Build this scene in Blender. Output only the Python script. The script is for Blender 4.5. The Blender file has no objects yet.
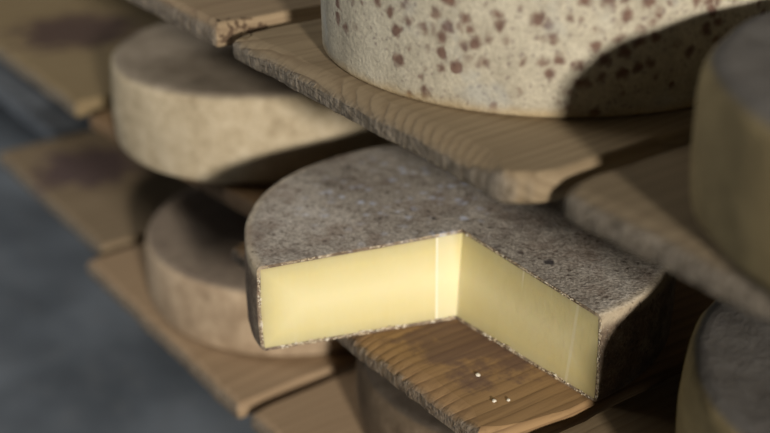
import bpy, bmesh, math, random
from mathutils import Matrix, Vector, noise

K = 0.2                       # metres per wheel radius (every length below is in wheel radii)
scene = bpy.context.scene
COL = scene.collection
pi = math.pi

# ------------------------------------------------------------------ helpers
def link(name, me, mat=None, parent=None, loc=None, rotz=0.0):
    o = bpy.data.objects.new(name, me)
    COL.objects.link(o)
    if mat is not None and me is not None:
        me.materials.append(mat)
    if parent is not None:
        o.parent = parent
    if loc is not None:
        o.location = Vector(loc) * K
    o.rotation_euler = (0, 0, rotz)
    return o

def tag(o, label=None, cat=None, group=None, kind=None):
    if label: o['label'] = label
    if cat: o['category'] = cat
    if group: o['group'] = group
    if kind: o['kind'] = kind
    return o

def to_mesh(name, bm, smooth=None):
    for v in bm.verts:
        v.co *= K
    bmesh.ops.recalc_face_normals(bm, faces=bm.faces)
    me = bpy.data.meshes.new(name)
    bm.to_mesh(me); bm.free()
    if smooth is not None:
        me.polygons.foreach_set('use_smooth', [True] * len(me.polygons))
        me.set_sharp_from_angle(angle=math.radians(smooth))
    return me

def n3(p, s, seed=0.0):
    return noise.noise(Vector((p[0] * s + seed * 7.31, p[1] * s - seed * 3.7, p[2] * s + seed * 1.9)))

# ------------------------------------------------------------------ node helper
class NT:
    def __init__(self, name):
        self.mat = bpy.data.materials.new(name)
        self.mat.use_nodes = True
        self.t = self.mat.node_tree
        self.t.nodes.clear()
        self.out = self.t.nodes.new('ShaderNodeOutputMaterial')
        self.b = self.t.nodes.new('ShaderNodeBsdfPrincipled')
        self.t.links.new(self.b.outputs[0], self.out.inputs[0])
        tc = self.t.nodes.new('ShaderNodeTexCoord')
        m = self.t.nodes.new('ShaderNodeVectorMath'); m.operation = 'SCALE'
        m.inputs[3].default_value = 1.0 / K
        self.t.links.new(tc.outputs['Object'], m.inputs[0])
        self.co = m.outputs[0]            # object coordinates in wheel radii
        self.nrm = tc.outputs['Normal']
    def put(self, sock, v):
        if hasattr(v, 'is_output'):
            self.t.links.new(v, sock)
        elif v is not None:
            if sock.type == 'RGBA' and not hasattr(v, '__len__'):
                v = (v, v, v, 1)
            elif sock.type == 'RGBA' and len(v) == 3:
                v = (*v, 1)
            sock.default_value = v
    def map(self, vec=None, scale=(1, 1, 1), loc=(0, 0, 0), rot=(0, 0, 0)):
        n = self.t.nodes.new('ShaderNodeMapping')
        self.put(n.inputs[0], vec or self.co)
        n.inputs['Scale'].default_value = scale
        n.inputs['Location'].default_value = loc
        n.inputs['Rotation'].default_value = rot
        return n.outputs[0]
    def noise(self, scale, detail=3, rough=.55, vec=None, dist=0.0):
        n = self.t.nodes.new('ShaderNodeTexNoise')
        self.put(n.inputs['Vector'], vec or self.co)
        n.inputs['Scale'].default_value = scale
        n.inputs['Detail'].default_value = detail
        n.inputs['Roughness'].default_value = rough
        n.inputs['Distortion'].default_value = dist
        return n.outputs[0]
    def noisecol(self, scale, vec=None):
        n = self.t.nodes.new('ShaderNodeTexNoise')
        self.put(n.inputs['Vector'], vec or self.co)
        n.inputs['Scale'].default_value = scale
        n.inputs['Detail'].default_value = 3
        return n.outputs[1]
    def voro(self, scale, vec=None, rnd=1.0, out='Distance'):
        n = self.t.nodes.new('ShaderNodeTexVoronoi')
        self.put(n.inputs['Vector'], vec or self.co)
        n.inputs['Scale'].default_value = scale
        n.inputs['Randomness'].default_value = rnd
        return n.outputs[out]
    def math(self, op, a, b=None, c=None, clamp=False):
        n = self.t.nodes.new('ShaderNodeMath'); n.operation = op; n.use_clamp = clamp
        self.put(n.inputs[0], a)
        if b is not None: self.put(n.inputs[1], b)
        if c is not None: self.put(n.inputs[2], c)
        return n.outputs[0]
    def vmath(self, op, a, b=None):
        n = self.t.nodes.new('ShaderNodeVectorMath'); n.operation = op
        self.put(n.inputs[0], a)
        if b is not None: self.put(n.inputs[1], b)
        return n
    def xyz(self, vec=None):
        n = self.t.nodes.new('ShaderNodeSeparateXYZ')
        self.put(n.inputs[0], vec or self.co)
        return n.outputs
    def comb(self, x, y, z):
        n = self.t.nodes.new('ShaderNodeCombineXYZ')
        for s, v in zip(n.inputs, (x, y, z)): self.put(s, v)
        return n.outputs[0]
    def ss(self, v, a, b, lo=0.0, hi=1.0):          # smoothstep a..b -> lo..hi
        n = self.t.nodes.new('ShaderNodeMapRange'); n.interpolation_type = 'SMOOTHSTEP'
        if a > b: a, b, lo, hi = b, a, hi, lo
        self.put(n.inputs[0], v)
        for i, q in zip((1, 2, 3, 4), (a, b, lo, hi)): n.inputs[i].default_value = q
        return n.outputs[0]
    def ramp(self, v, stops):
        n = self.t.nodes.new('ShaderNodeValToRGB')
        self.put(n.inputs[0], v)
        el = n.color_ramp.elements
        while len(el) < len(stops): el.new(0.5)
        for e, (p, c) in zip(el, stops):
            e.position = p; e.color = (*c, 1)
        return n.outputs[0]
    def mix(self, f, a, b, mode='MIX'):
        n = self.t.nodes.new('ShaderNodeMix'); n.data_type = 'RGBA'; n.blend_type = mode
        self.put(n.inputs[0], f); self.put(n.inputs[6], a); self.put(n.inputs[7], b)
        return n.outputs[2]
    def bump(self, h, strength, dist, prev=None):
        n = self.t.nodes.new('ShaderNodeBump')
        n.inputs['Strength'].default_value = strength
        n.inputs['Distance'].default_value = dist * K
        self.put(n.inputs['Height'], h)
        if prev is not None: self.t.links.new(prev, n.inputs['Normal'])
        return n.outputs[0]
    def done(self, col, rough=.8, normal=None, spec=.25, sss=0, ssr=(1, .6, .3), sscale=.02):
        self.put(self.b.inputs['Base Color'], col)
        self.put(self.b.inputs['Roughness'], rough)
        self.b.inputs['Specular IOR Level'].default_value = spec
        if normal is not None: self.t.links.new(normal, self.b.inputs['Normal'])
        if sss:
            self.b.inputs['Subsurface Weight'].default_value = sss
            self.b.inputs['Subsurface Radius'].default_value = ssr
            self.b.inputs['Subsurface Scale'].default_value = sscale
        return self.mat

# ------------------------------------------------------------------ materials
def rind_mat(name, pale, mid, dark, top=None, h=.44, spots=0.0, bloom=0.0, seed=0.0, contrast=1.0, edge=None, weave=.5):
    """natural washed rind: mottled colour, pitted skin with the print of the cloth"""
    m = NT(name)
    co = m.map(loc=(seed * 3.1, seed * 1.7, seed))
    x, y, z = m.xyz()
    x0, y0 = x, y
    big = m.noise(2.6, 5, .62, co)
    med = m.noise(11, 4, .6, co)
    fine = m.noise(62, 3, .7, co)
    f = m.math('ADD', m.math('MULTIPLY', big, .5), m.math('MULTIPLY', med, .5))
    col = m.ramp(f, [(.36, dark), (.5, mid), (.64, pale)])
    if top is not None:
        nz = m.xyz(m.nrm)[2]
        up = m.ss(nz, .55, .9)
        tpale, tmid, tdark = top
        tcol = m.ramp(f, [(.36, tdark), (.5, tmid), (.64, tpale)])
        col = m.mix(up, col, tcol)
    # fine salt and pepper grain of the skin
    g = m.ss(fine, .35, .68)
    col = m.mix(m.math('MULTIPLY', m.math('SUBTRACT', 1.0, g), .45 * contrast), col, m.mix(.5, dark, (.03, .022, .018)))
    w = m.ss(m.noise(95, 2, .6, m.map(loc=(seed, 4, 1))), .62, .74)
    col = m.mix(m.math('MULTIPLY', w, .35 * contrast), col, (.75, .72, .62))
    if edge is not None:                              # paler top rim
        rr = m.math('SQRT', m.math('ADD', m.math('MULTIPLY', x, x), m.math('MULTIPLY', y, y)))
        nearrim = m.math('MULTIPLY', m.ss(rr, .955, .995), m.ss(m.math('ABSOLUTE', m.math('SUBTRACT', z, h - .02)), .06, .01))
        col = m.mix(m.math('MULTIPLY', nearrim, .6), col, edge)
    if spots:
        # clusters of brown-violet mould spots
        wob = m.vmath('ADD', co, None)
        dn = m.vmath('SCALE', m.noisecol(22, co)); dn.inputs[3].default_value = .055
        v = m.vmath('ADD', co, dn.outputs[0]).outputs[0]
        n = m.t.nodes.new('ShaderNodeTexVoronoi'); m.put(n.inputs['Vector'], v); n.inputs['Scale'].default_value = 15.5
        pres = m.xyz(n.outputs['Color'])[0]
        zone = m.noise(1.9, 3, .5, m.map(loc=(seed + 3.3, 2.2, .4)))
        face = m.math('ADD', m.math('MULTIPLY', x, .62), m.math('MULTIPLY', y, -.78))
        zt = m.math('ADD', m.math('MULTIPLY', zone, 1.5), m.math('MULTIPLY', m.ss(z, .08, .26), .42))
        zt = m.math('ADD', zt, m.math('MULTIPLY', m.ss(face, .72, .98), .22))
        keep = m.ss(m.math('SUBTRACT', zt, m.math('MULTIPLY', pres, .52)), .68, .86)
        size = m.math('MULTIPLY_ADD', m.xyz(n.outputs['Color'])[1], .26, .19)
        d = m.math('SUBTRACT', n.outputs['Distance'], size)
        spot = m.math('MULTIPLY', m.ss(d, .20, -.18), keep)
        scol = m.mix(m.noise(30, 2, .5, co), (.085, .042, .038), (.20, .10, .07))
        d2 = m.voro(33, v)
        sm = m.math('MULTIPLY', m.ss(d2, .36, .10), m.ss(zt, .72, 1.0))
        col = m.mix(m.math('MULTIPLY', sm, .55), col, (.16, .11, .115))
        col = m.mix(m.math('MULTIPLY', spot, spots), col, scol)
        # bluish bloom and straw coloured foot
        bl = m.ss(m.noise(3.2, 4, .6, m.map(loc=(seed, 9, 3))), .52, .68)
        col = m.mix(m.math('MULTIPLY', bl, .35), col, (.40, .44, .46))
        ft = m.ss(m.math('ADD', z, m.math('MULTIPLY', med, .05)), .085, .03)
        col = m.mix(m.math('MULTIPLY', ft, .55), col, (.50, .36, .17))
    if bloom:
        # bluish white mould flowers on the flat
        dn = m.vmath('SCALE', m.noisecol(30, co)); dn.inputs[3].default_value = .05
        v = m.vmath('ADD', co, dn.outputs[0]).outputs[0]
        sp = m.ss(m.voro(13, v), .42, .08)
        cxy = m.vmath('DISTANCE', m.comb(x0, y0, 0.0), (-.35, -.02, 0)).outputs['Value']
        zone = m.ss(m.math('ADD', m.math('MULTIPLY', m.math('SUBTRACT', m.noise(4.5, 3), .5), .9), cxy), .62, .22)
        col = m.mix(m.math('MULTIPLY', m.math('MULTIPLY', sp, zone), bloom * 1.1), col, (.70, .75, .90))
        br = m.ss(m.noise(4.2, 5, .68, m.map(loc=(2.2, 6.1, 0))), .47, .66)
        col = m.mix(m.math('MULTIPLY', br, .45), col, (.22, .15, .11))
        pp = m.ss(m.voro(26, v), .36, .10)
        col = m.mix(m.math('MULTIPLY', m.math('MULTIPLY', pp, m.ss(m.noise(7, 3), .36, .58)), .8), col, (.10, .07, .055))
        dk = m.ss(m.voro(7.3, m.map(vec=v, loc=(5, 2, 1))), .22, .05)
        zone2 = m.ss(m.noise(3.1, 3, .5, m.map(loc=(7.35, .35, 0))), .50, .60)
        col = m.mix(m.math('MULTIPLY', m.math('MULTIPLY', dk, zone2), .75), col, (.05, .03, .03))
    if bloom:
        for (mx, my, mr) in ((.547, .06, .034), (-.095, -.075, .018)):
            dm = m.vmath('DISTANCE', m.comb(x0, y0, 0.0), (mx, my, 0)).outputs['Value']
            dm = m.math('ADD', dm, m.math('MULTIPLY', m.math('SUBTRACT', m.noise(30, 2), .5), .04))
            col = m.mix(m.math('MULTIPLY', m.ss(dm, mr, mr * .4), .85), col, (.03, .028, .04))
    # skin relief
    wx = m.math('SINE', m.math('MULTIPLY', m.math('ADD', x, z), 260.0))
    wy = m.math('SINE', m.math('MULTIPLY', m.math('SUBTRACT', y, z), 260.0))
    cloth = m.math('MULTIPLY', wx, wy)
    nb = m.bump(cloth, .35 * weave, .006)
    nb = m.bump(fine, .55, .011, nb)
    nb = m.bump(med, .4, .016, nb)
    return m.done(col, .82, nb, .18)

def paste_mat(R, h):
    m = NT('cheese_paste')
    x, y, z = m.xyz()
    rr = m.math('SQRT', m.math('ADD', m.math('MULTIPLY', x, x), m.math('MULTIPLY', y, y)))
    dr = m.math('SUBTRACT', R, rr)
    dz = m.math('SUBTRACT', h / 2, m.math('ABSOLUTE', m.math('SUBTRACT', z, h / 2)))
    d = m.math('MINIMUM', dr, dz)
    d = m.math('ADD', d, m.math('MULTIPLY', m.math('SUBTRACT', m.noise(6, 3), .5), .03))
    col = m.ramp(d, [(.0, (.46, .38, .20)), (.03, (.62, .55, .29)), (.08, (.74, .65, .325)), (.20, (.86, .775, .445))])
    col = m.mix(m.math('MULTIPLY', m.ss(m.noise(5, 4, .6), .4, .7), .12), col, (.86, .82, .58))
    cut = m.noise(3.0, 4, .6, m.map(scale=(14, 14, .8)))       # faint strokes of the cheese wire
    col = m.mix(m.math('MULTIPLY', m.ss(cut, .5, .72), .05), col, (.90, .87, .66))
    # two pale knife scratches on the near cut, and a paler band beside the inner corner
    def line(expr, w, a, c):
        nonlocal col
        s = m.math('MULTIPLY', m.ss(m.math('ABSOLUTE', expr), w, w * .3), a)
        col = m.mix(s, col, c)
    onnear = m.ss(y, -.18, -.02)
    zz = m.math('SUBTRACT', z, .2)
    s1 = m.math('SUBTRACT', m.math('SUBTRACT', x, .845), m.math('MULTIPLY', zz, .10))
    line(s1, .012, m.math('MULTIPLY', onnear, .45), (.93, .90, .72))
    s2 = m.math('SUBTRACT', x, .52)
    line(s2, .008, m.math('MULTIPLY', m.math('MULTIPLY', onnear, m.ss(z, .3, .4)), .5), (.93, .90, .72))
    far = m.math('MULTIPLY', m.ss(x, .145, .12), m.ss(y, -.06, -.10))
    band = m.math('MULTIPLY', far, m.ss(m.math('ADD', y, m.math('MULTIPLY', m.math('SUBTRACT', H, z), .08)), -.172, -.162))
    col = m.mix(m.math('MULTIPLY', band, .35), col, (.93, .90, .68))
    line(m.math('ADD', m.math('ADD', y, m.math('MULTIPLY', m.math('SUBTRACT', H, z), .08)), .165), .008, m.math('MULTIPLY', m.ss(x, .145, .12), .7), (.95, .93, .78))
    nb = m.bump(m.noise(16, 4, .6), .12, .02)
    nb = m.bump(cut, .04, .012, nb)
    return m.done(col, .48, nb, .35, sss=.25, ssr=(1.0, .72, .3), sscale=.004)

def crumb_mat():
    m = NT('cut_edge_crumb')
    n = m.noise(40, 3)
    col = m.ramp(n, [(.3, (.40, .30, .19)), (.5, (.62, .53, .38)), (.68, (.85, .81, .70))])
    nb = m.bump(n, .8, .02)
    return m.done(col, .8, nb, .2)

def wood_mat(name, pale, dark, tint, seed=0.0, ringx=.3, ringz=-1.2, freq=95.0, stain=None, stains=(), front=-.7, endgrey=.72):
    """spruce board: growth rings round an axis along the board (local y), sawn end at the front"""
    m = NT(name)
    wob = m.noise(1.1, 3, .5, m.map(scale=(1, .25, 1), loc=(seed, seed, 0)))
    x, y, z = m.xyz()
    dx = m.math('SUBTRACT', x, ringx); dz = m.math('SUBTRACT', z, ringz)
    rad = m.math('SQRT', m.math('ADD', m.math('MULTIPLY', dx, dx), m.math('MULTIPLY', dz, dz)))
    rad = m.math('ADD', rad, m.math('MULTIPLY', wob, .22))
    rad = m.math('ADD', rad, m.math('MULTIPLY', y, .018))
    ph = m.math('FRACT', m.math('MULTIPLY', rad, freq / 6.283))
    ring = m.math('POWER', ph, 2.6)
    ring = m.math('MULTIPLY', ring, m.ss(m.math('SUBTRACT', 1.0, ph), .0, .14))
    nx, ny, nz = m.xyz(m.nrm)
    bevel = m.ss(m.math('MULTIPLY', ny, -1.0), .12, .4)
    fibre = m.noise(34, 3, .6, m.map(scale=(1, .045, 1), loc=(seed * 2, 0, 0)))
    blot = m.noise(1.8, 4, .6, m.map(scale=(1, .5, 1), loc=(seed * 5, 1, 0)))
    end = m.ss(m.math('MULTIPLY', ny, -1.0), .5, .85)
    col = m.mix(m.math('MULTIPLY', ring, m.math('MULTIPLY_ADD', bevel, .3, .66)), pale, dark)
    col = m.mix(m.math('MULTIPLY', m.ss(fibre, .42, .7), .35), col, dark)
    col = m.mix(m.math('MULTIPLY', m.ss(blot, .45, .7), .45), col, tint)
    # grey sawn end; part of its darkness is shade put into the colour
    eg = m.noise(48, 2, .7, m.map(scale=(1, .3, .35)))
    ecol = m.mix(m.ss(eg, .36, .68), (.085, .076, .064), (.27, .24, .20))
    col = m.mix(m.math('MULTIPLY', end, endgrey), col, ecol)
    for (sx, sy, sr, amt, sc) in stains:             # marks left by wheels that lay here
        d = m.math('SQRT', m.math('ADD', m.math('POWER', m.math('SUBTRACT', x, sx), 2.0), m.math('POWER', m.math('SUBTRACT', y, sy), 2.0)))
        nn = m.noise(6.5, 4, .6)
        d = m.math('ADD', d, m.math('MULTIPLY', m.math('SUBTRACT', nn, .5), .9))
        col = m.mix(m.math('MULTIPLY', m.ss(d, sr, sr * .55), amt), col, sc)
    nb = m.bump(m.math('MULTIPLY', ring, m.math('MULTIPLY_ADD', bevel, -3.2, .7)), .35, .004)
    nb = m.bump(fibre, .3, .005, nb)
    rough_end = m.bump(m.math('MULTIPLY', m.math('ADD', eg, m.noise(75, 2)), end), .7, .014, nb)
    return m.done(col, .72, rough_end, .22)

def floor_mat():
    m = NT('concrete_floor')
    n = m.noise(.55, 5, .55); f = m.noise(5, 5, .6)
    col = m.ramp(n, [(.35, (.065, .076, .090)), (.5, (.115, .134, .158)), (.66, (.185, .212, .245))])
    col = m.mix(m.math('MULTIPLY', m.ss(f, .45, .75), .3), col, (.19, .20, .21))
    return m.done(col, .7, m.bump(f, .2, .05), .25)

def wall_mat():
    m = NT('rough_plaster')
    n = m.noise(1.2, 6, .6)
    col = m.ramp(n, [(.35, (.10, .095, .085)), (.6, (.18, .17, .15))])
    return m.done(col, .9, m.bump(n, .5, .12), .1)

def steel_mat():
    m = NT('dull_steel')
    n = m.noise(6, 5, .6)
    col = m.ramp(n, [(.35, (.13, .145, .165)), (.65, (.22, .24, .265))])
    m.b.inputs['Metallic'].default_value = .3
    return m.done(col, .55, m.bump(n, .15, .02), .4)

# ------------------------------------------------------------------ geometry
def profile(h, rb_top=.05, rb_bot=.045, bulge=.012, n=5):
    """(inset from the radius, z) down the side of a wheel: rounded top rim, slightly bulging side, rounded foot"""
    p = []
    for i in range(n + 1):
        a = pi / 2 * i / n
        p.append((rb_top * (1 - math.sin(a)) + bulge, h - rb_top * (1 - math.cos(a))))
    k = 6
    for i in range(1, k):
        t = i / k
        z = h - rb_top + (rb_bot - (h - rb_top)) * t
        p.append((bulge * (1 - math.sin(pi * t)), z))
    for i in range(n + 1):
        a = pi / 2 * i / n
        p.append((rb_bot * (1 - math.cos(a)) + bulge, rb_bot * (1 - math.sin(a))))
    return p

def rumple(co, amp, seed):
    d = n3(co, 3.0, seed) * amp + n3(co, 11.0, seed + 2) * amp * .35
    return d

def wheel_mesh(name, R, h, seed, rb_top=.05, bulge=.012, amp=.012, seg=144, dome=.0, rb_bot=.045):
    prof = profile(h, rb_top, rb_bot, bulge)
    tops = [0.12, .3, .5, .68, .82, .91]
    rings = [(R * t, h + dome * (1 - t * t)) for t in tops]
    rings += [(R - d, z) for d, z in prof]
    rings += [(R * t, 0.0) for t in (.85, .5, .2)]
    bm = bmesh.new(); loops = []
    for r, z in rings:
        lp = []
        for i in range(seg):
            a = 2 * pi * i / seg
            co = Vector((r * math.cos(a), r * math.sin(a), z))
            d = rumple(co, amp, seed)
            if z > .02:
                k = 1.0 if r > R * .9 else .0
                co.x += math.cos(a) * d * k; co.y += math.sin(a) * d * k
                co.z += d * .5 * min(1, (z / h) ** 2)
            lp.append(bm.verts.new(co))
        loops.append(lp)
    for a, b in zip(loops, loops[1:]):
        for i in range(seg):
            j = (i + 1) % seg
            bm.faces.new((a[i], a[j], b[j], b[i]))
    bm.faces.new(loops[0]); bm.faces.new(loops[-1][::-1])
    return to_mesh(name, bm, 50)

def wheel(name, x, y, z, R, h, mat, label, seed, **kw):
    o = link('whole_cheese', wheel_mesh(name, R, h, seed, **kw), mat, None, (x, y, z), (seed - 1) * 1.3)
    return tag(o, label, 'cheese', 'whole cheese wheels on the shelves')

def board(x0, x1, y0, y1, ztop, t, mat, label, seed, bev=.045, cornerR=(.03, .03), skew=0.0, wear=.012, corner_cut=None, group='spruce shelf boards'):
    """plank with its sawn end towards the aisle; x0..x1 wide, y0 = sawn end, y1 = back"""
    cx, w, L = (x0 + x1) / 2, (x1 - x0), (y1 - y0)
    # outline in local coordinates, origin on the board's underside at mid front
    pts = []
    def lin(a, b, n):
        for i in range(n): pts.append((a[0] + (b[0] - a[0]) * i / n, a[1] + (b[1] - a[1]) * i / n))
    fl, fr = Vector((-w / 2, 0)), Vector((w / 2, skew))
    bl, br = Vector((-w / 2, L)), Vector((w / 2, L))
    rl, rr = cornerR
    def arc(c0, corner, c1, n=6):
        for i in range(n):
            q = i / n
            a = c0.lerp(corner, q); b = corner.lerp(c1, q); p = a.lerp(b, q)
            pts.append((p.x, p.y))
    dirx = (fr - fl).normalized()
    lin(fl + dirx * rl, fr - dirx * rr, 110)
    if corner_cut:
        e = Vector((w / 2, skew + corner_cut[1]))
        s = fr - dirx * corner_cut[0]
        while pts and pts[-1][0] > s.x - .03: pts.pop()
        mid = s.lerp(e, .5) + Vector((.18 * corner_cut[0], -.18 * corner_cut[1]))
        arc(s, mid + (mid - s.lerp(e, .5)) * .4, e, 14)
        lin(e, br, 24)
    else:
        arc(fr - dirx * rr, fr, fr + Vector((0, rr)))
        lin(fr + Vector((0, rr)), br, 30)
    lin(br, bl, 20)
    lin(bl, fl + Vector((0, rl)), 30)
    arc(fl + Vector((0, rl)), fl, fl + dirx * rl)
    n = len(pts)
    nor = []
    for i in range(n):
        a, b = Vector(pts[i - 1]), Vector(pts[(i + 1) % n])
        d = (b - a).normalized(); nor.append(Vector((-d.y, d.x)))     # inward for ccw outline
    rings = [(.02, 0.0), (.004, .012), (0, t * .3), (0.0, t * .62), (.22, t * .80), (.62, t * .945), (1.0, t)]
    bm = bmesh.new(); loops = []
    for k, (ins, z) in enumerate(rings):
        lp = []
        for i in range(n):
            p = Vector(pts[i])
            front = max(0.0, 1 - (p.y / .12)) if p.y < .12 else 0.0
            ease = min(1.0, max(0.0, (w / 2 - corner_cut[0] + .0 - p.x) / .14)) if corner_cut else 1.0
            b = bev * (.30 + .70 * front * ease) if k >= 4 else 1.0
            wv = (n3((p.x, p.y, seed), 4.0) + .6 * n3((p.x, p.y, seed), 17)) * wear
            rough = n3((p.x, z * 6, seed), 40) * wear * .35 * front if k < 5 else 0.0
            q = p + nor[i] * (ins * b * (1 + 5 * wv * front) + wv + rough)
            zz = z + (wv * .5 if 3 <= k < 6 else 0) * front
            lp.append(bm.verts.new((q.x, q.y, zz)))
        loops.append(lp)
    for a, b in zip(loops, loops[1:]):
        for i in range(n):
            j = (i + 1) % n
            bm.faces.new((a[i], a[j], b[j], b[i]))
    bm.faces.new(loops[0][::-1]); bm.faces.new(loops[-1])
    bmesh.ops.triangulate(bm, faces=[f for f in bm.faces if len(f.verts) > 4])
    me = to_mesh('shelf_board', bm, 40)
    for p in me.polygons:
        if abs(p.normal.z) > .999: p.use_smooth = False
    o = link('shelf_board', me, mat, None, (cx, y0, ztop - t))
    return tag(o, label, 'board', group)

# ------------------------------------------------------------------ levels (z = 0 is the flat of the cut wheel)
H = .4353
ZM, ZU, ZL, T = -H, .8294, -1.5064, .1153
ZF = -3.3

brown = (.30, .19, .10)
W_upper = wood_mat('spruce_grey', (.31, .24, .15), (.155, .108, .062), (.22, .165, .10), seed=1.0, ringx=-.5, freq=190)
W_upper2 = wood_mat('spruce_grey_far', (.36, .27, .17), (.19, .13, .08), (.27, .20, .125), seed=2.4, ringx=.4, freq=150)
W_upper_far = wood_mat('spruce_grey_knotty', (.36, .27, .17), (.19, .13, .08), (.27, .20, .125), seed=2.9, ringx=.4, freq=150, stains=[(1.05, .14, .055, .8, (.07, .04, .025))])
W_near = wood_mat('spruce_honey', (.23, .18, .115), (.125, .09, .055), (.165, .125, .075), seed=3.1, freq=150)
W_mid = wood_mat('spruce_brown', (.37, .235, .115), (.12, .066, .032), (.25, .14, .065), seed=4.2, ringx=1.6, ringz=-.75, freq=150,
                 stains=[(.42, .44, .36, .55, (.075, .045, .06))])
W_midm = wood_mat('spruce_hidden', (.24, .15, .075), (.13, .08, .04), (.18, .11, .055), endgrey=.1, seed=9.9, freq=150)
W_midn = wood_mat('spruce_brown_near', (.22, .165, .10), (.12, .08, .045), (.16, .115, .07), seed=5.7, freq=150)
W_old = wood_mat('spruce_yellow', (.30, .23, .13), (.18, .13, .07), (.23, .17, .09), seed=6.6, freq=150,
                 stains=[(.05, .72, .66, .85, (.075, .045, .045))])
W_low = wood_mat('spruce_pale', (.39, .28, .175), (.24, .165, .097), (.32, .225, .137), seed=7.9, freq=150)
W_lowst = wood_mat('spruce_stained', (.27, .205, .13), (.16, .115, .07), (.20, .15, .09), seed=8.8, freq=150,
                   stains=[(-.35, .50, .55, .80, (.085, .055, .065))])

YB = 1.75
board(-.83, 1.20, -.70, YB, ZU, T, W_upper, 'grey-brown spruce board carrying the big spotted wheel', 1, bev=.085, skew=-.04, corner_cut=(.12, .17))
board(1.275, 3.35, -.665, YB, ZU, T, W_near, 'upper right spruce board carrying the dim wheel cut off by the frame', 2, bev=.06, cornerR=(.08, .03))
board(-3.1, -1.0, -.65, YB, ZU, T, W_upper_far, 'top left spruce board hanging out above the pale wheel', 3, bev=.05, skew=-.04, cornerR=(.03, .05))
board(-1.2, .985, -.585, YB, ZM, T, W_mid, 'brown worn spruce board under the cut wheel', 4, bev=.085, corner_cut=(.14, .40))
board(1.045, 3.2, -.52, YB, ZM, T, W_midn, 'dark spruce board at lower right, carrying the near shaded wheel', 5, bev=.05)
board(-3.5, -1.32, -.42, YB, ZM, T, W_midm, 'spruce board mostly hidden beneath the pale wheel at left', 6, bev=.05, skew=.2)
board(-7.2, -3.75, -.42, YB, ZM, T, W_old, 'bare yellowish board at top left with a dark round stain', 7, bev=.05)
board(-3.45, -1.235, -.60, YB, ZL, T, W_low, 'pale low spruce board jutting over the floor under the lower left wheel', 8, bev=.05)
board(-1.14, 1.0, -.575, YB, ZL, T, W_low, 'low spruce board at the bottom edge, under the half-hidden wheel', 9, bev=.05)
board(-5.82, -3.58, -.43, YB, ZL, T, W_lowst, 'bare low board at far left with a violet stain', 10, bev=.05)

# ------------------------------------------------------------------ whole wheels
R_spot = rind_mat('spotted_rind', (.66, .615, .49), (.57, .525, .41), (.43, .39, .305), h=.5, spots=.88, seed=1.2, contrast=.75, weave=.06)
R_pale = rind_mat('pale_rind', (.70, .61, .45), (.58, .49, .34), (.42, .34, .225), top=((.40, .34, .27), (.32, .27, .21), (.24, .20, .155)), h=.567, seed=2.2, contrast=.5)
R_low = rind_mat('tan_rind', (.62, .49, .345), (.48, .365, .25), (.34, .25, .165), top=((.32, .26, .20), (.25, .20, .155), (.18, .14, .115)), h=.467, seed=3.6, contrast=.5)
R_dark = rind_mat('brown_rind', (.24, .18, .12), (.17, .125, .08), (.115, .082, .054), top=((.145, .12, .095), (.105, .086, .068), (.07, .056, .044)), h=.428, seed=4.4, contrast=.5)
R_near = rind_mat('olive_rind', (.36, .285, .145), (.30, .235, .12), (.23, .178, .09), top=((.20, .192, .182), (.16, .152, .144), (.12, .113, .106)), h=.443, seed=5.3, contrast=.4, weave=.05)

wheel('cheese_wheel', .0846, .4053, ZU, 1.0076, .52, R_spot, 'big pale cheese wheel with brown mould spots on the upper board', 1.0, amp=.008, rb_bot=.022, bulge=.006)
wheel('cheese_wheel', 2.331, .249, ZU, .9948, .465, R_near, 'dim olive-sided cheese wheel at the upper right edge of the picture', 2.0, rb_top=.07)
wheel('cheese_wheel', 2.190, .462, ZM, .945, .56, R_near, 'dim grey-topped cheese wheel at the lower right corner behind the cut wheel', 3.0, rb_top=.07)
wheel('cheese_wheel', -2.54, .4202, ZM, .9656, .5674, R_pale, 'pale cream cheese wheel at upper left behind the cut wheel', 4.0, rb_top=.07)
wheel('cheese_wheel', -2.287, .4669, ZL, 1.0065, .4666, R_low, 'tan cheese wheel on the pale low board at left, above the floor', 5.0, rb_top=.06)
wheel('cheese_wheel', -.2018, .7409, ZL, .9934, .4276, R_dark, 'brown cheese wheel half hidden below the board of the cut wheel', 6.0, rb_top=.06)

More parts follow.
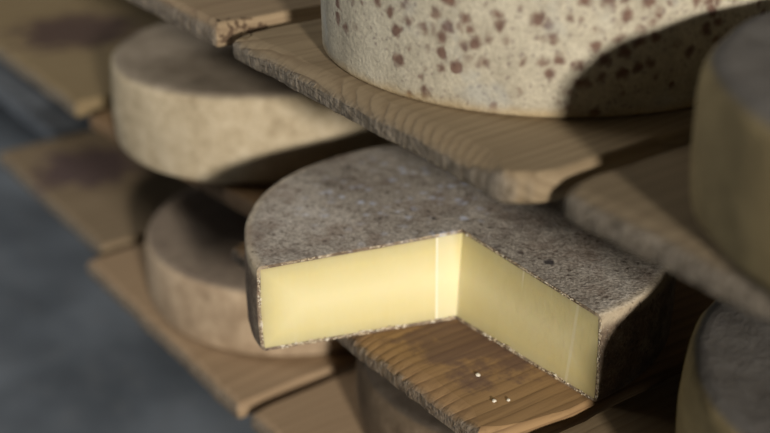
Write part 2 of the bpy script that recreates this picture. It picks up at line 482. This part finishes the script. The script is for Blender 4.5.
# ------------------------------------------------------------------ the cut wheel
def cut_wheel():
    root = bpy.data.objects.new('cut_cheese', None); COL.objects.link(root)
    root.empty_display_size = .05
    root.location = Vector((0, 0, ZM)) * K
    tag(root, 'large cheese wheel with a quarter cut out, showing pale yellow paste', 'cheese')
    R = 1.014
    A_top, A_bot = Vector((.0760, -.0400)), Vector((.1262, -.1075))
    pL_t, pL_b = Vector((-.1727, -.9882)), Vector((-.1693, -.975))
    pR_t, pR_b = Vector((.9779, -.0848)), Vector((.9723, -.0665))
    tr = .016                                     # rind thickness
    prof = profile(H, .022, .024, .005, 4)
    def apex(z):
        return A_bot.lerp(A_top, z / H)
    def ends(z):
        q = z / H; a = apex(z)
        l = pL_b.lerp(pL_t, q) - a; r = pR_b.lerp(pR_t, q) - a
        return math.atan2(r.y, r.x), math.atan2(l.y, l.x) % (2 * pi)
    N = 150
    def P(t, rad, z, s=1.0):
        """t 0..1 round the kept part, from the near cut to the far cut; s scales from the inner corner to the rim"""
        a = apex(z); e0, e1 = ends(z)
        ph = e0 + (e1 - e0) * t
        d = Vector((math.cos(ph), math.sin(ph)))
        b = a.dot(d); c = a.dot(a) - rad * rad
        rho = -b + math.sqrt(b * b - c)
        p = a + d * rho * s
        return Vector((p.x, p.y, z))
    def warp(co, k=1.0):
        d = rumple(co, .008, 9.0) * k
        v = Vector((co.x, co.y, 0))
        l = v.length
        if l > .9: co = co + v / l * d
        if co.z > H * .6: co.z += d * .35 + n3(co, 30, 4) * .0015
        return co
    svals = [.0, .004, .06, .16, .28, .40, .52, .64, .75, .85, .93]
    # ---- rind: outer skin, inner skin, end strips
    def grid(inset):
        """loops of (rad, z, s) from inner corner over the top, down the side and back along the bottom"""
        rows = []
        for s in svals[1:]: rows.append((R - prof[0][0] - inset * .2, H - inset, s))
        for d, z in prof:
            zz = min(max(z, inset), H - inset)
            rows.append((R - d - inset, zz, 1.0))
        for s in svals[:0:-1]: rows.append((R - prof[-1][0] - inset * .2, inset, s))
        return rows
    bm = bmesh.new()
    def skin(inset):
        out = []
        for rad, z, s in grid(inset):
            out.append([bm.verts.new(warp(P(i / N, rad, z, s))) for i in range(N + 1)])
        return out
    outer, inner = skin(0.0), skin(tr)
    for lay in (outer, inner):
        for a, b in zip(lay, lay[1:]):
            for i in range(N): bm.faces.new((a[i], a[i + 1], b[i + 1], b[i]))
    for i in (0, N):
        for k in range(len(outer) - 1):
            bm.faces.new((outer[k][i], outer[k + 1][i], inner[k + 1][i], inner[k][i]))
    for k in (0, -1):
        for i in range(N): bm.faces.new((outer[k][i], outer[k][i + 1], inner[k][i + 1], inner[k][i]))
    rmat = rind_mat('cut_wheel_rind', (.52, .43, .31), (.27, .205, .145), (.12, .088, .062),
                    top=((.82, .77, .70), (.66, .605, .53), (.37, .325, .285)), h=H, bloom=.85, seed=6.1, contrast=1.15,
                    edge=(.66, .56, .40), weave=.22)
    rind = link('rind', to_mesh('rind', bm, 40), rmat, root)
    tag(rind, 'grey-brown mottled rind with bluish mould flecks')
    # ---- paste: solid filling inside the rind with two flat cuts
    bm = bmesh.new()
    rows = grid(tr)
    lay = [[bm.verts.new(warp(P(i / N, rad, z, s))) for i in range(N + 1)] for rad, z, s in rows]
    for a, b in zip(lay, lay[1:]):
        for i in range(N): bm.faces.new((a[i], a[i + 1], b[i + 1], b[i]))
    nt = len(svals) - 1; npf = len(prof)
    top_rows = list(range(0, nt)); bot_rows = list(range(len(rows) - 1, len(rows) - 1 - nt, -1))
    # the corner column
    M = 10
    for i in (0, N):
        # rows across the cut: top edge verts (corner to rim), bottom edge verts (corner to rim)
        tv = [lay[k][i] for k in top_rows]; bv = [lay[k][i] for k in bot_rows]
        cols = []
        for a, b in zip(tv, bv):
            c = [a]
            for q in range(1, M): c.append(bm.verts.new(a.co.lerp(b.co, q / M)))
            c.append(b); cols.append(c)
        for a, b in zip(cols, cols[1:]):
            for q in range(M): bm.faces.new((a[q], b[q], b[q + 1], a[q + 1]))
        rimv = [lay[k][i] for k in range(nt, nt + npf)]
        bm.faces.new(cols[-1] + [v for v in rimv[::-1]])
        if i == 0: corner0 = cols[0]
        else: cornerN = cols[0]
    for q in range(M): bm.faces.new((corner0[q], corner0[q + 1], cornerN[q + 1], cornerN[q]))
    for k, z in ((0, 1), (-1, 0)):
        f = lay[k]
        for i in range(0, N, 2):
            pass
    cap_t = bm.verts.new((*A_top, H - tr)); cap_b = bm.verts.new((*A_bot, tr))
    for i in range(N):
        bm.faces.new((lay[0][i], lay[0][i + 1], cap_t)); bm.faces.new((lay[-1][i], lay[-1][i + 1], cap_b))
    bmesh.ops.triangulate(bm, faces=[f for f in bm.faces if len(f.verts) > 4])
    paste = link('paste', to_mesh('paste', bm, 30), paste_mat(R, H), root)
    tag(paste, 'smooth pale yellow paste on both cut faces')
    # ---- ragged crumbs of rind along the cut edges
    rnd = random.Random(5)
    bm = bmesh.new()
    def nub(co, r, ax):
        q = Vector((1, 0, 0)).rotation_difference(ax).to_matrix().to_4x4()
        m = Matrix.Translation(co) @ q @ Matrix.Diagonal((r * rnd.uniform(1.0, 3.0), r * rnd.uniform(.6, 1.1), r * rnd.uniform(.6, 1.0), 1))
        g = bmesh.ops.create_icosphere(bm, subdivisions=1, radius=1, matrix=m)
        for v in g['verts']:
            v.co += Vector((rnd.uniform(-1, 1), rnd.uniform(-1, 1), rnd.uniform(-1, 1))) * r * .3
    for t in (0.0, 1.0):
        for z, n_, lo, hi in ((tr * .45, 170, .0018, .0048), (H - tr * .35, 190, .0015, .0032)):
            ax = (P(t, R, z, 1) - P(t, R, z, 0)).normalized()
            for _ in range(n_):
                s = rnd.uniform(.01, .985)
                g = n3((s * 2.2, t, z), 3, 1) + .5 * n3((s, t, z), 14, 2)
                if g < -.35: continue
                p = P(t, R - .02, z, s)
                p.z += rnd.uniform(-.35, .6 + .8 * max(0, g)) * tr * (1 if z < .1 else -.5)
                nub(p, rnd.uniform(lo, hi) * (1 + 1.1 * max(0, g)), ax)
        for _ in range(110):
            z = rnd.uniform(.02, H - .02)
            p = P(t, R - .004 - tr * rnd.random() * .7, z)
            nub(p, rnd.uniform(.0015, .0038), Vector((0, 0, 1)))
    ce = link('cut_edge', to_mesh('cut_edge', bm, 60), crumb_mat(), root)
    tag(ce, 'ragged whitish rim of rind along the cuts', kind='stuff')
    return root
cut_wheel()

# small crumbs lying on the bare board in front of the cut
def crumb(x, y, r, seed):
    bm = bmesh.new()
    bmesh.ops.create_icosphere(bm, subdivisions=2, radius=1)
    for v in bm.verts:
        v.co *= r * (1 + .45 * n3(v.co, 1.6, seed)); v.co.z = v.co.z * .7
    zm = min(v.co.z for v in bm.verts)
    for v in bm.verts: v.co.z -= zm
    m = crumbmat
    o = link('cheese_crumb', to_mesh('cheese_crumb', bm, 60), m, None, (x, y, ZM))
    tag(o, 'tiny pale cheese crumb on the brown board before the cut', 'crumb', 'cheese crumbs on the brown board')
cm = NT('pale_crumb'); crumbmat = cm.done(cm.ramp(cm.noise(60), [(.3, (.7, .64, .5)), (.7, (.9, .88, .8))]), .7)
for i, (x, y) in enumerate(((.553, -.335), (.742, -.405), (.772, -.352))):
    crumb(x, y, .010 - .001 * i, i + 1.0)

# ------------------------------------------------------------------ the rack under the boards
def box(bm, x0, x1, y0, y1, z0, z1, bev=.012):
    r = bmesh.ops.create_cube(bm, size=1, matrix=Matrix.Translation(((x0 + x1) / 2, (y0 + y1) / 2, (z0 + z1) / 2)) @ Matrix.Diagonal((x1 - x0, y1 - y0, z1 - z0, 1)))
    es = {e for v in r['verts'] for e in v.link_edges}
    bmesh.ops.bevel(bm, geom=list(es), offset=bev, segments=2, affect='EDGES')
steel = steel_mat()
rack = bpy.data.objects.new('shelf_rack', None); COL.objects.link(rack)
rack.location = Vector((-3, .4, ZF)) * K
tag(rack, 'grey steel rack whose low rail shows at far left under the stained boards', 'rack')
off = Vector((-3, .4, ZF))
XA, XB = -12.6, 6.6
def rack_part(name, x0, x1, y0, y1, z0, z1):
    bm = bmesh.new(); box(bm, x0 - off.x, x1 - off.x, y0 - off.y, y1 - off.y, z0 - off.z, z1 - off.z)
    return link(name, to_mesh(name, bm, 40), steel, rack)
for zt in (ZU, ZM, ZL):
    rack_part('rail', XA, XB, .24, .56, zt - T - .145, zt - T - .004)
    rack_part('rail', XA, XB, 1.42, 1.66, zt - T - .145, zt - T - .004)
for px in (XA - .2, XB):
    for py in (.30, 1.44):
        rack_part('post', px, px + .2, py, py + .2, ZF, 2.6)

# ------------------------------------------------------------------ room
def slab(name, x0, x1, y0, y1, z0, z1, mat):
    bm = bmesh.new()
    bmesh.ops.create_cube(bm, size=1, matrix=Matrix.Translation(((x0 + x1) / 2, (y0 + y1) / 2, (z0 + z1) / 2)) @ Matrix.Diagonal((x1 - x0, y1 - y0, z1 - z0, 1)))
    o = link(name, to_mesh(name, bm), mat)
    return tag(o, kind='structure')
slab('floor', -30, 40, -14, 2.2, ZF - .3, ZF, floor_mat())
slab('wall_back', -30, 40, 2.2, 2.6, ZF, 9, wall_mat())
slab('wall_left', -30.4, -30, -14, 2.6, ZF, 9, wall_mat())

# ------------------------------------------------------------------ light
def look(o, target):
    d = (Vector(target) * K - o.location)
    o.rotation_euler = d.to_track_quat('-Z', 'Y').to_euler()
def area(name, loc, target, size, energy, color):
    l = bpy.data.lights.new(name, 'AREA'); l.shape = 'DISK'; l.size = size * K
    l.energy = energy; l.color = color
    o = bpy.data.objects.new(name, l); COL.objects.link(o)
    o.location = Vector(loc) * K; look(o, target)
    return o
# low lamp down the aisle, nearly along the row of wheels
D = 30.0
hx, hy, el = .935, -.355, math.tan(math.radians(13.8))
area('cellar_lamp', (.95 + hx * D, -.1 + hy * D, 1.06 + el * D), (-.3, 0, .2), 2.1, 440, (1.0, .92, .81))
area('aisle_fill', (-9, -5.2, 9.5), (-.8, -.5, 0), 4, 17, (1.0, .96, .90))  # added fill from high on the left, lifts the tops of wheels and boards

area('low_left_fill', (-16, -9, 1), (-1, 0, -1), 5, 12, (.90, .95, 1.0))  # made-up low fill from the left, brightens the shaded low wheel

w = bpy.data.worlds.new('World'); scene.world = w; w.use_nodes = True
bg = w.node_tree.nodes['Background']
bg.inputs[0].default_value = (1.0, .95, .90, 1); bg.inputs[1].default_value = .018

# ------------------------------------------------------------------ camera
cd = bpy.data.cameras.new('Camera'); cam = bpy.data.objects.new('Camera', cd); COL.objects.link(cam)
yaw, pit, rol = math.radians(53.9706), math.radians(26.0565), math.radians(-.2315)
hd = Vector((-math.sin(yaw), math.cos(yaw), 0)); rt = Vector((math.cos(yaw), math.sin(yaw), 0)); up = Vector((0, 0, 1))
fw = hd * math.cos(pit) - up * math.sin(pit); u2 = hd * math.sin(pit) + up * math.cos(pit)
cr = rt * math.cos(rol) + u2 * math.sin(rol); cu = -rt * math.sin(rol) + u2 * math.cos(rol)
M = Matrix((cr, cu, -fw)).transposed().to_4x4()
M.translation = Vector((3.65498, -3.08774, 2.3595)) * K
cam.matrix_world = M
cd.sensor_width = 36; cd.sensor_fit = 'HORIZONTAL'; cd.lens = 36 * 1132.16 / 770
cd.clip_start = .01; cd.clip_end = 60
cd.dof.use_dof = True
cd.dof.focus_distance = 4.75 * K
cd.dof.aperture_fstop = 2.3
scene.camera = cam

vs = scene.view_settings
scene.display_settings.display_device = 'sRGB'
vs.view_transform = 'Standard'; vs.look = 'None'; vs.gamma = 1; vs.use_curve_mapping = False
vs.exposure = 0.0
